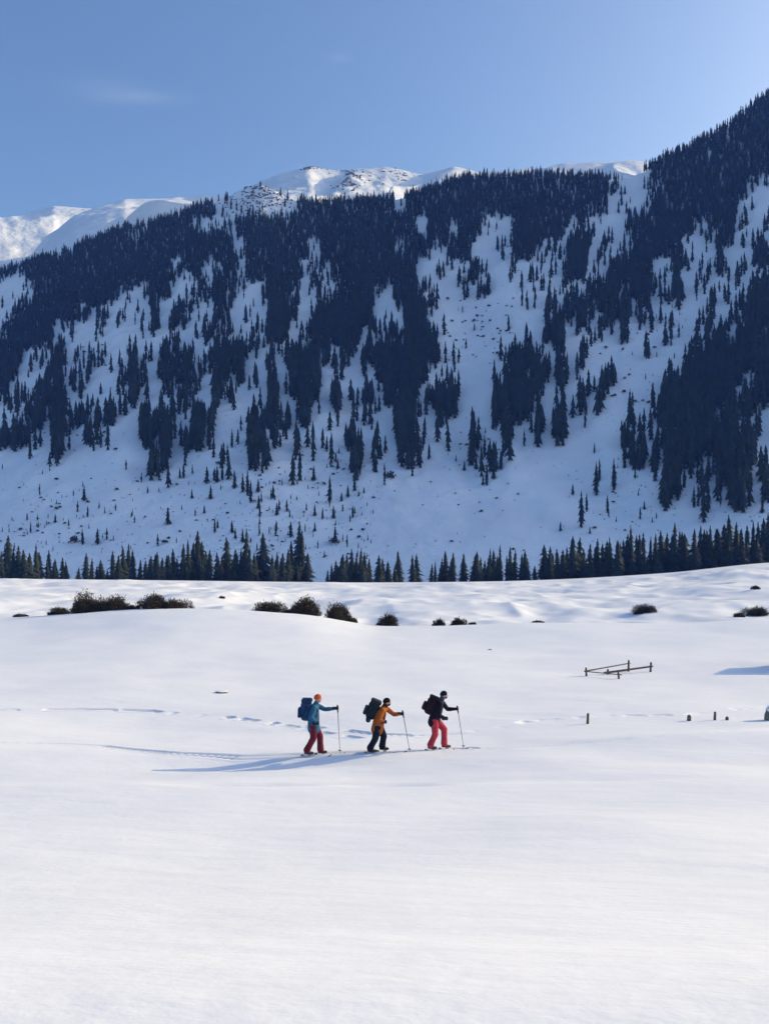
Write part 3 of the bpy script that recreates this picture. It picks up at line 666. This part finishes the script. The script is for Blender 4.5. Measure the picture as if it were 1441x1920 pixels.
    for s_ in (-1,1):
        q0=R@Vector((sz[0]*.1,s_*sz[1]*.5,sz[2]*.32)); q1=R@Vector((-sz[0]*.35,s_*sz[1]*.5,-sz[2]*.30)); fuse('compression_strap',[rcone(q0,q1,.012,.012,6)],STRAP,be,remesh=False)
    if bk.get('roll'): rr=R@Vector((-.02,0,-sz[2]*.52)); fuse('bedroll',[rcone((rr.x,-.2,rr.z),(rr.x,.2,rr.z),.075,.075)],bk['mat2'],be,.014,2)
    for key in ('poleL','poleR'):
        if key not in P: continue
        top,tip=world(P[key][0]),world(P[key][1]); tip.z=zf(tip.x,tip.y)-.03
        pe=empty('ski_pole',tip,0,P[key][2],'ski pole','ski poles held by the hikers')
        d=(top-tip); L=d.length; dn=d/L
        fuse('shaft',[rcone((0,0,0),dn*(L*.55),.008,.010,8),rcone(dn*(L*.5),dn*L,.011,.012,8)],METAL,pe,remesh=False)
        fuse('grip',[rcone(dn*(L-.16),dn*(L+.03),.019,.022,8),ell(dn*(L+.035),(.026,.024,.02),n=8)],RUB,pe,remesh=False)
        b=dn*.10; bm_=ell(b,(.055,.055,.010),n=10); fuse('basket',[bm_],RUB,pe,remesh=False)
    for s_,lb in zip('LR',skis):
        an=P['an'+s_]; a=world((an[0],an[1],0)); L0,L1=-.72,.72; V=[];T=[]; n=26
        for k in range(n+1):
            t=k/n; xx=L0+(L1-L0)*t; w=.050*(1+.18*abs(2*t-1)**2); 
            if t>.93: w*=max(.15,math.sqrt(max(0,1-((t-.93)/.07)**2)))
            zz=.012+.08*max(0,(t-.86)/.14)**2
            gx=a.x+xx; gz=zf(gx,a.y)-.072
            for yy,tz in ((-w,0),(w,0),(w,.013),(-w,.013)): V.append((xx,yy,gz+zz+tz-a.z))
        for k in range(n):
            for j in range(4): T.append((k*4+j,k*4+(j+1)%4,k*4+4+(j+1)%4,k*4+4+j))
        so=bpy.data.objects.new('ski',mesh('ski',V,T,SKI)); so.location=a; link(so,None,lb,'ski','touring skis under the hikers')
        fuse('binding',[rbox((.08,0,.02-.045),(.10,.06,.035)),rbox((-.13,0,.02-.045),(.09,.06,.05))],METAL,so,remesh=False)
    return e
K=.01567
def px(u0,r0,y,u,r): return ((u-u0)*K,y,(r0-r)*K)
# hiker 1
a=lambda y,u,r: px(588,1416,y,u,r)
J1=dict(pelvis=a(0,588,1364),chest=a(0,587,1337),neck=a(0,592,1325),head=a(0,596,1314.5),
 shL=a(.18,592,1329),elL=a(.20,608,1336.5),haL=a(.15,631,1334),shR=a(-.19,589,1330),elR=a(-.26,583,1347),haR=a(-.22,596,1357),
 hipL=a(.09,589,1365),knL=a(.10,599,1385),anL=a(.10,600,1411),hipR=a(-.09,588,1365),knR=a(-.10,588,1386),anR=a(-.10,576,1410),
 pack_c=a(0,574,1337),pack_s=(.33,.40,.56),pack_a=.04,poleL=(a(.15,631.5,1331),a(.16,636,1409),'ski pole planted upright ahead of the hiker in the blue jacket'))
n1=cloth('blue_nylon',(.028,.115,.22)); 
C1=dict(jacket=n1,trousers=cloth('maroon_fabric',(.17,.022,.035)),hat=nmat('orange_knit',(.62,.105,.04),.9,.1,(.5,.08,.03),30,[((90,90,90),.5,.01)]),
 pack=dict(label='large blue backpack on the hiker with the orange hat',mat=cloth('blue_pack_fabric',(.02,.06,.15)),mat2=cloth('darker_blue_pack_fabric',(.015,.04,.10))))
person(588,1416,J1,C1,'rearmost skier in orange hat, blue jacket and dark red trousers',skis=('far ski under the hiker in the blue jacket','near ski under the hiker in the blue jacket'))
# hiker 2
a=lambda y,u,r: px(706,1411,y,u,r)
J2=dict(pelvis=a(0,708,1366),chest=a(0,713,1341),neck=a(0,720,1330),head=a(0,725,1321),
 shL=a(.18,722,1333),elL=a(.21,738,1346),haL=a(.15,754,1344),shR=a(-.19,716,1334),elR=a(-.25,709,1351),haR=a(-.20,722,1355),
 hipL=a(.09,710,1366),knL=a(.10,719,1385),anL=a(.10,716,1405),hipR=a(-.09,708,1366),knR=a(-.10,703,1388),anR=a(-.10,694,1406),
 pack_c=a(0,698,1336),pack_s=(.34,.38,.52),pack_a=.38,poleL=(a(.15,754.5,1341),a(.17,768,1403),'ski pole slanting forward from the hiker in the orange jacket'))
C2=dict(jacket=cloth('orange_nylon',(.36,.10,.022)),trousers=cloth('navy_fabric',(.012,.017,.034)),hat=nmat('black_knit',(.014,.013,.016),.9,.1),scarf=cloth('dark_scarf',(.05,.018,.012)),
 pack=dict(label='dark teal backpack leaning on the back of the orange jacket',mat=cloth('teal_pack_fabric',(.018,.032,.045)),mat2=cloth('grey_pack_fabric',(.025,.03,.045)),roll=True))
person(706,1411,J2,C2,'middle skier in black hat, orange jacket and navy trousers',skis=('far ski under the hiker in the orange jacket','near ski under the hiker in the orange jacket'))
# hiker 3
a=lambda y,u,r: px(820,1406,y,u,r)
J3=dict(pelvis=a(0,814,1351),chest=a(0,820,1327),neck=a(0,826,1315),head=a(0,832,1305),
 shL=a(.18,828,1319),elL=a(.21,840,1334),haL=a(.15,858,1333),shR=a(-.19,824,1320),elR=a(-.26,821,1341),haR=a(-.20,836,1347),
 hipL=a(.09,816,1352),knL=a(.10,833,1371),anL=a(.10,833,1400),hipR=a(-.09,814,1352),knR=a(-.10,815,1378),anR=a(-.10,806,1400),
 pack_c=a(0,807,1326),pack_s=(.33,.38,.50),pack_a=.42,poleL=(a(.15,858.5,1330),a(.17,871,1393),'ski pole slanting forward from the leading hiker in pink trousers'))
C3=dict(jacket=cloth('dark_navy_nylon',(.012,.012,.026)),trousers=cloth('coral_fabric',(.47,.05,.075)),hat=nmat('navy_knit',(.010,.012,.028),.9,.1),scarf=cloth('slate_neck_tube',(.06,.075,.15)),
 pack=dict(label='dark plum backpack on the leading hiker in pink trousers',mat=cloth('plum_pack_fabric',(.028,.012,.022)),mat2=cloth('black_pack_fabric',(.016,.012,.02))))
person(820,1406,J3,C3,'leading skier in dark hat and jacket with coral pink trousers',skis=('far ski under the leading hiker in pink trousers','near ski under the leading hiker in pink trousers'))
# ------------------------------------------------------------------ log corral, posts, boulder, hut
def log(p,q,r0,r1,name,parent,seed=0):
    v,t=rcone(p,q,r0,r1,10); g=random.Random(seed)
    v=[(x+g.uniform(-.006,.006),y+g.uniform(-.006,.006),z+g.uniform(-.006,.006)) for x,y,z in v]
    o=bpy.data.objects.new(name,mesh(name,v,t,WOOD,True)); return link(o,parent)
def gp(u,r): return Vector(ground_at(u,r,30,70))
A=gp(1099,1268);Bp=gp(1177,1259);Cp=gp(1218,1260);D=gp(1160,1273);E=gp(1137,1265)
o0=A.copy(); ce=empty('log_corral',o0,0,'half buried corral of weathered grey log rails and posts in the snow','fence')
def H(P,r): # height above ground so that the piece shows at photo row r
    return Vector((P.x,P.y,-(r-HR)/F*P.y))-o0
for i,(P,rt) in enumerate(((A,1253),(Bp,1239),(Cp,1243),(D,1262),(E,1256))):
    log(P-o0+Vector((0,0,-.25)),H(P,rt)+Vector(((-.04,.03,.05,-.05,.06)[i],0,0)),.075,.06,'post',ce,i)
for i,(p,q) in enumerate(((H(A,1258),H(Bp,1244)),(H(A,1259),H(D,1265)),(H(E,1261),H(Cp,1250)))):
    d=(q-p).normalized()*.15; r=(.045,.03,.07)[i]; log(p-d,q+d,r,r*.8,'rail',ce,10+i)
for i,(u,rb,rt,w,l) in enumerate([(1100.5,1377,1358,.055,'tall weathered post alone in the snow right of the skiers'),(1338.5,1355,1340,.055,'dark thin post standing between two stubs near the right edge'),(1290,1357,1348,.085,'stubby grey post left of the dark thin post'),(1361,1356,1351,.07,'tiny post stub right of the dark thin post')]):
    P=gp(u,rb); v,t=rcone((0,0,-.2),(.02,0,(rb-rt)/F*P.y-.02),w,w*.85,9)
    o=bpy.data.objects.new('post',mesh('post',v,t,WOOD,True)); o.location=P; link(o,None,l,'post','old posts sticking out of the snow')
# small half-buried stone left of the skiers
def boulder(u,r,sx,sy,sz,label,seed,cap=True,mat=ROCK):
    P=gp(u,r); g=random.Random(seed); bm=bmesh.new(); bmesh.ops.create_icosphere(bm,subdivisions=3,radius=1)
    for v in bm.verts:
        n=float(fbm(np.array([v.co.x*1.7+seed]),np.array([v.co.y*1.7+v.co.z*2]),seed,3)[0]); v.co*=1+.45*n; v.co.x*=sx; v.co.y*=sy; v.co.z*=sz
    e=empty('boulder',P,0,label,'rock')
    me=bpy.data.meshes.new('stone'); bm.to_mesh(me); me.materials.append(mat); me.polygons.foreach_set('use_smooth',np.ones(len(me.polygons),dtype=bool)); link(bpy.data.objects.new('stone',me),e)
    if cap:
        bmesh.ops.delete(bm,geom=[v for v in bm.verts if v.co.z<sz*.45],context='VERTS')
        for v in bm.verts: v.co*=1.06; v.co.z+=.03
        me=bpy.data.meshes.new('snow_cap'); bm.to_mesh(me); me.materials.append(SNOW); me.polygons.foreach_set('use_smooth',np.ones(len(me.polygons),dtype=bool)); link(bpy.data.objects.new('snow_cap',me),e)
    bm.free()
STONE=nmat('tan_lichened_stone',(.22,.20,.15),.9,.15,(.12,.11,.10),2.5,[((6,6,6),.7,.05)])
boulder(1452,1356,.36,.30,.62,'tan grey boulder cut off by the right edge near the posts',31,True,STONE)
boulder(416,1299,.30,.30,.07,'small flat stone barely showing through the snow left of the skiers',33)
boulder(918,1219,.16,.16,.05,'tiny dark stone in the snow above the hikers, below the crest',35,False)
# ------------------------------------------------------------------ unseen log hut, added outside the frame to cast the shadow that reaches in
hx,hy=29.0,51.0; hz=zf(hx,hy)
he=empty('unseen_log_hut',(hx,hy,hz),.1,'unseen snow covered log hut added beyond the right edge to cast a shadow','hut')
def hbox(name,c,s,mat,parent,ang=0):
    v,t=rbox(c,s,ang,.08); return link(bpy.data.objects.new(name,mesh(name,v,t,mat)),parent)
for k in range(8):
    for x0,y0,x1,y1 in ((-1.7,-1.4,1.7,-1.4),(-1.7,1.4,1.7,1.4),(-1.5,-1.6,-1.5,1.6),(1.5,-1.6,1.5,1.6)):
        log(Vector((x0,y0,k*.24+.1)),Vector((x1,y1,k*.24+.1)),.13,.12,'wall_log',he,k)
for s_ in (-1,1):
    v,t=rbox((0,s_*.95,2.35),(3.9,2.15,.10),0,.2); M=Matrix.Translation((0,s_*.95,2.35))@Matrix.Rotation(-s_*.5,4,'X')@Matrix.Translation((0,-s_*.95,-2.35))
    link(bpy.data.objects.new('roof',mesh('roof',[tuple(M@Vector(p)) for p in v],t,WOOD)),he)
    v,t=rbox((0,s_*.95,2.50),(4.0,2.2,.20),0,.45)
    link(bpy.data.objects.new('roof_snow',mesh('roof_snow',[tuple(M@Vector(p)) for p in v],t,SNOW,True)),he)
# ------------------------------------------------------------------ air
v=[(x,y,z) for x in (-2000,2000) for y in (-1500,3000) for z in (-15.6,1250)]
f=[(0,1,3,2),(4,6,7,5),(0,4,5,1),(2,3,7,6),(0,2,6,4),(1,5,7,3)]
hm=bpy.data.materials.new('haze_air'); hm.use_nodes=True; nt=hm.node_tree; nt.nodes.clear()
pv=nt.nodes.new('ShaderNodeVolumePrincipled'); pv.inputs['Color'].default_value=(*HAZE_COLOR,1); pv.inputs['Density'].default_value=HAZE_DENSITY; pv.inputs['Anisotropy'].default_value=0.0; pv.inputs['Absorption Color'].default_value=(1,1,1,1)
mo=nt.nodes.new('ShaderNodeOutputMaterial'); nt.links.new(pv.outputs[0],mo.inputs['Volume'])
link(bpy.data.objects.new('haze',mesh('haze',v,f,hm)),None,None,None,None,'stuff')
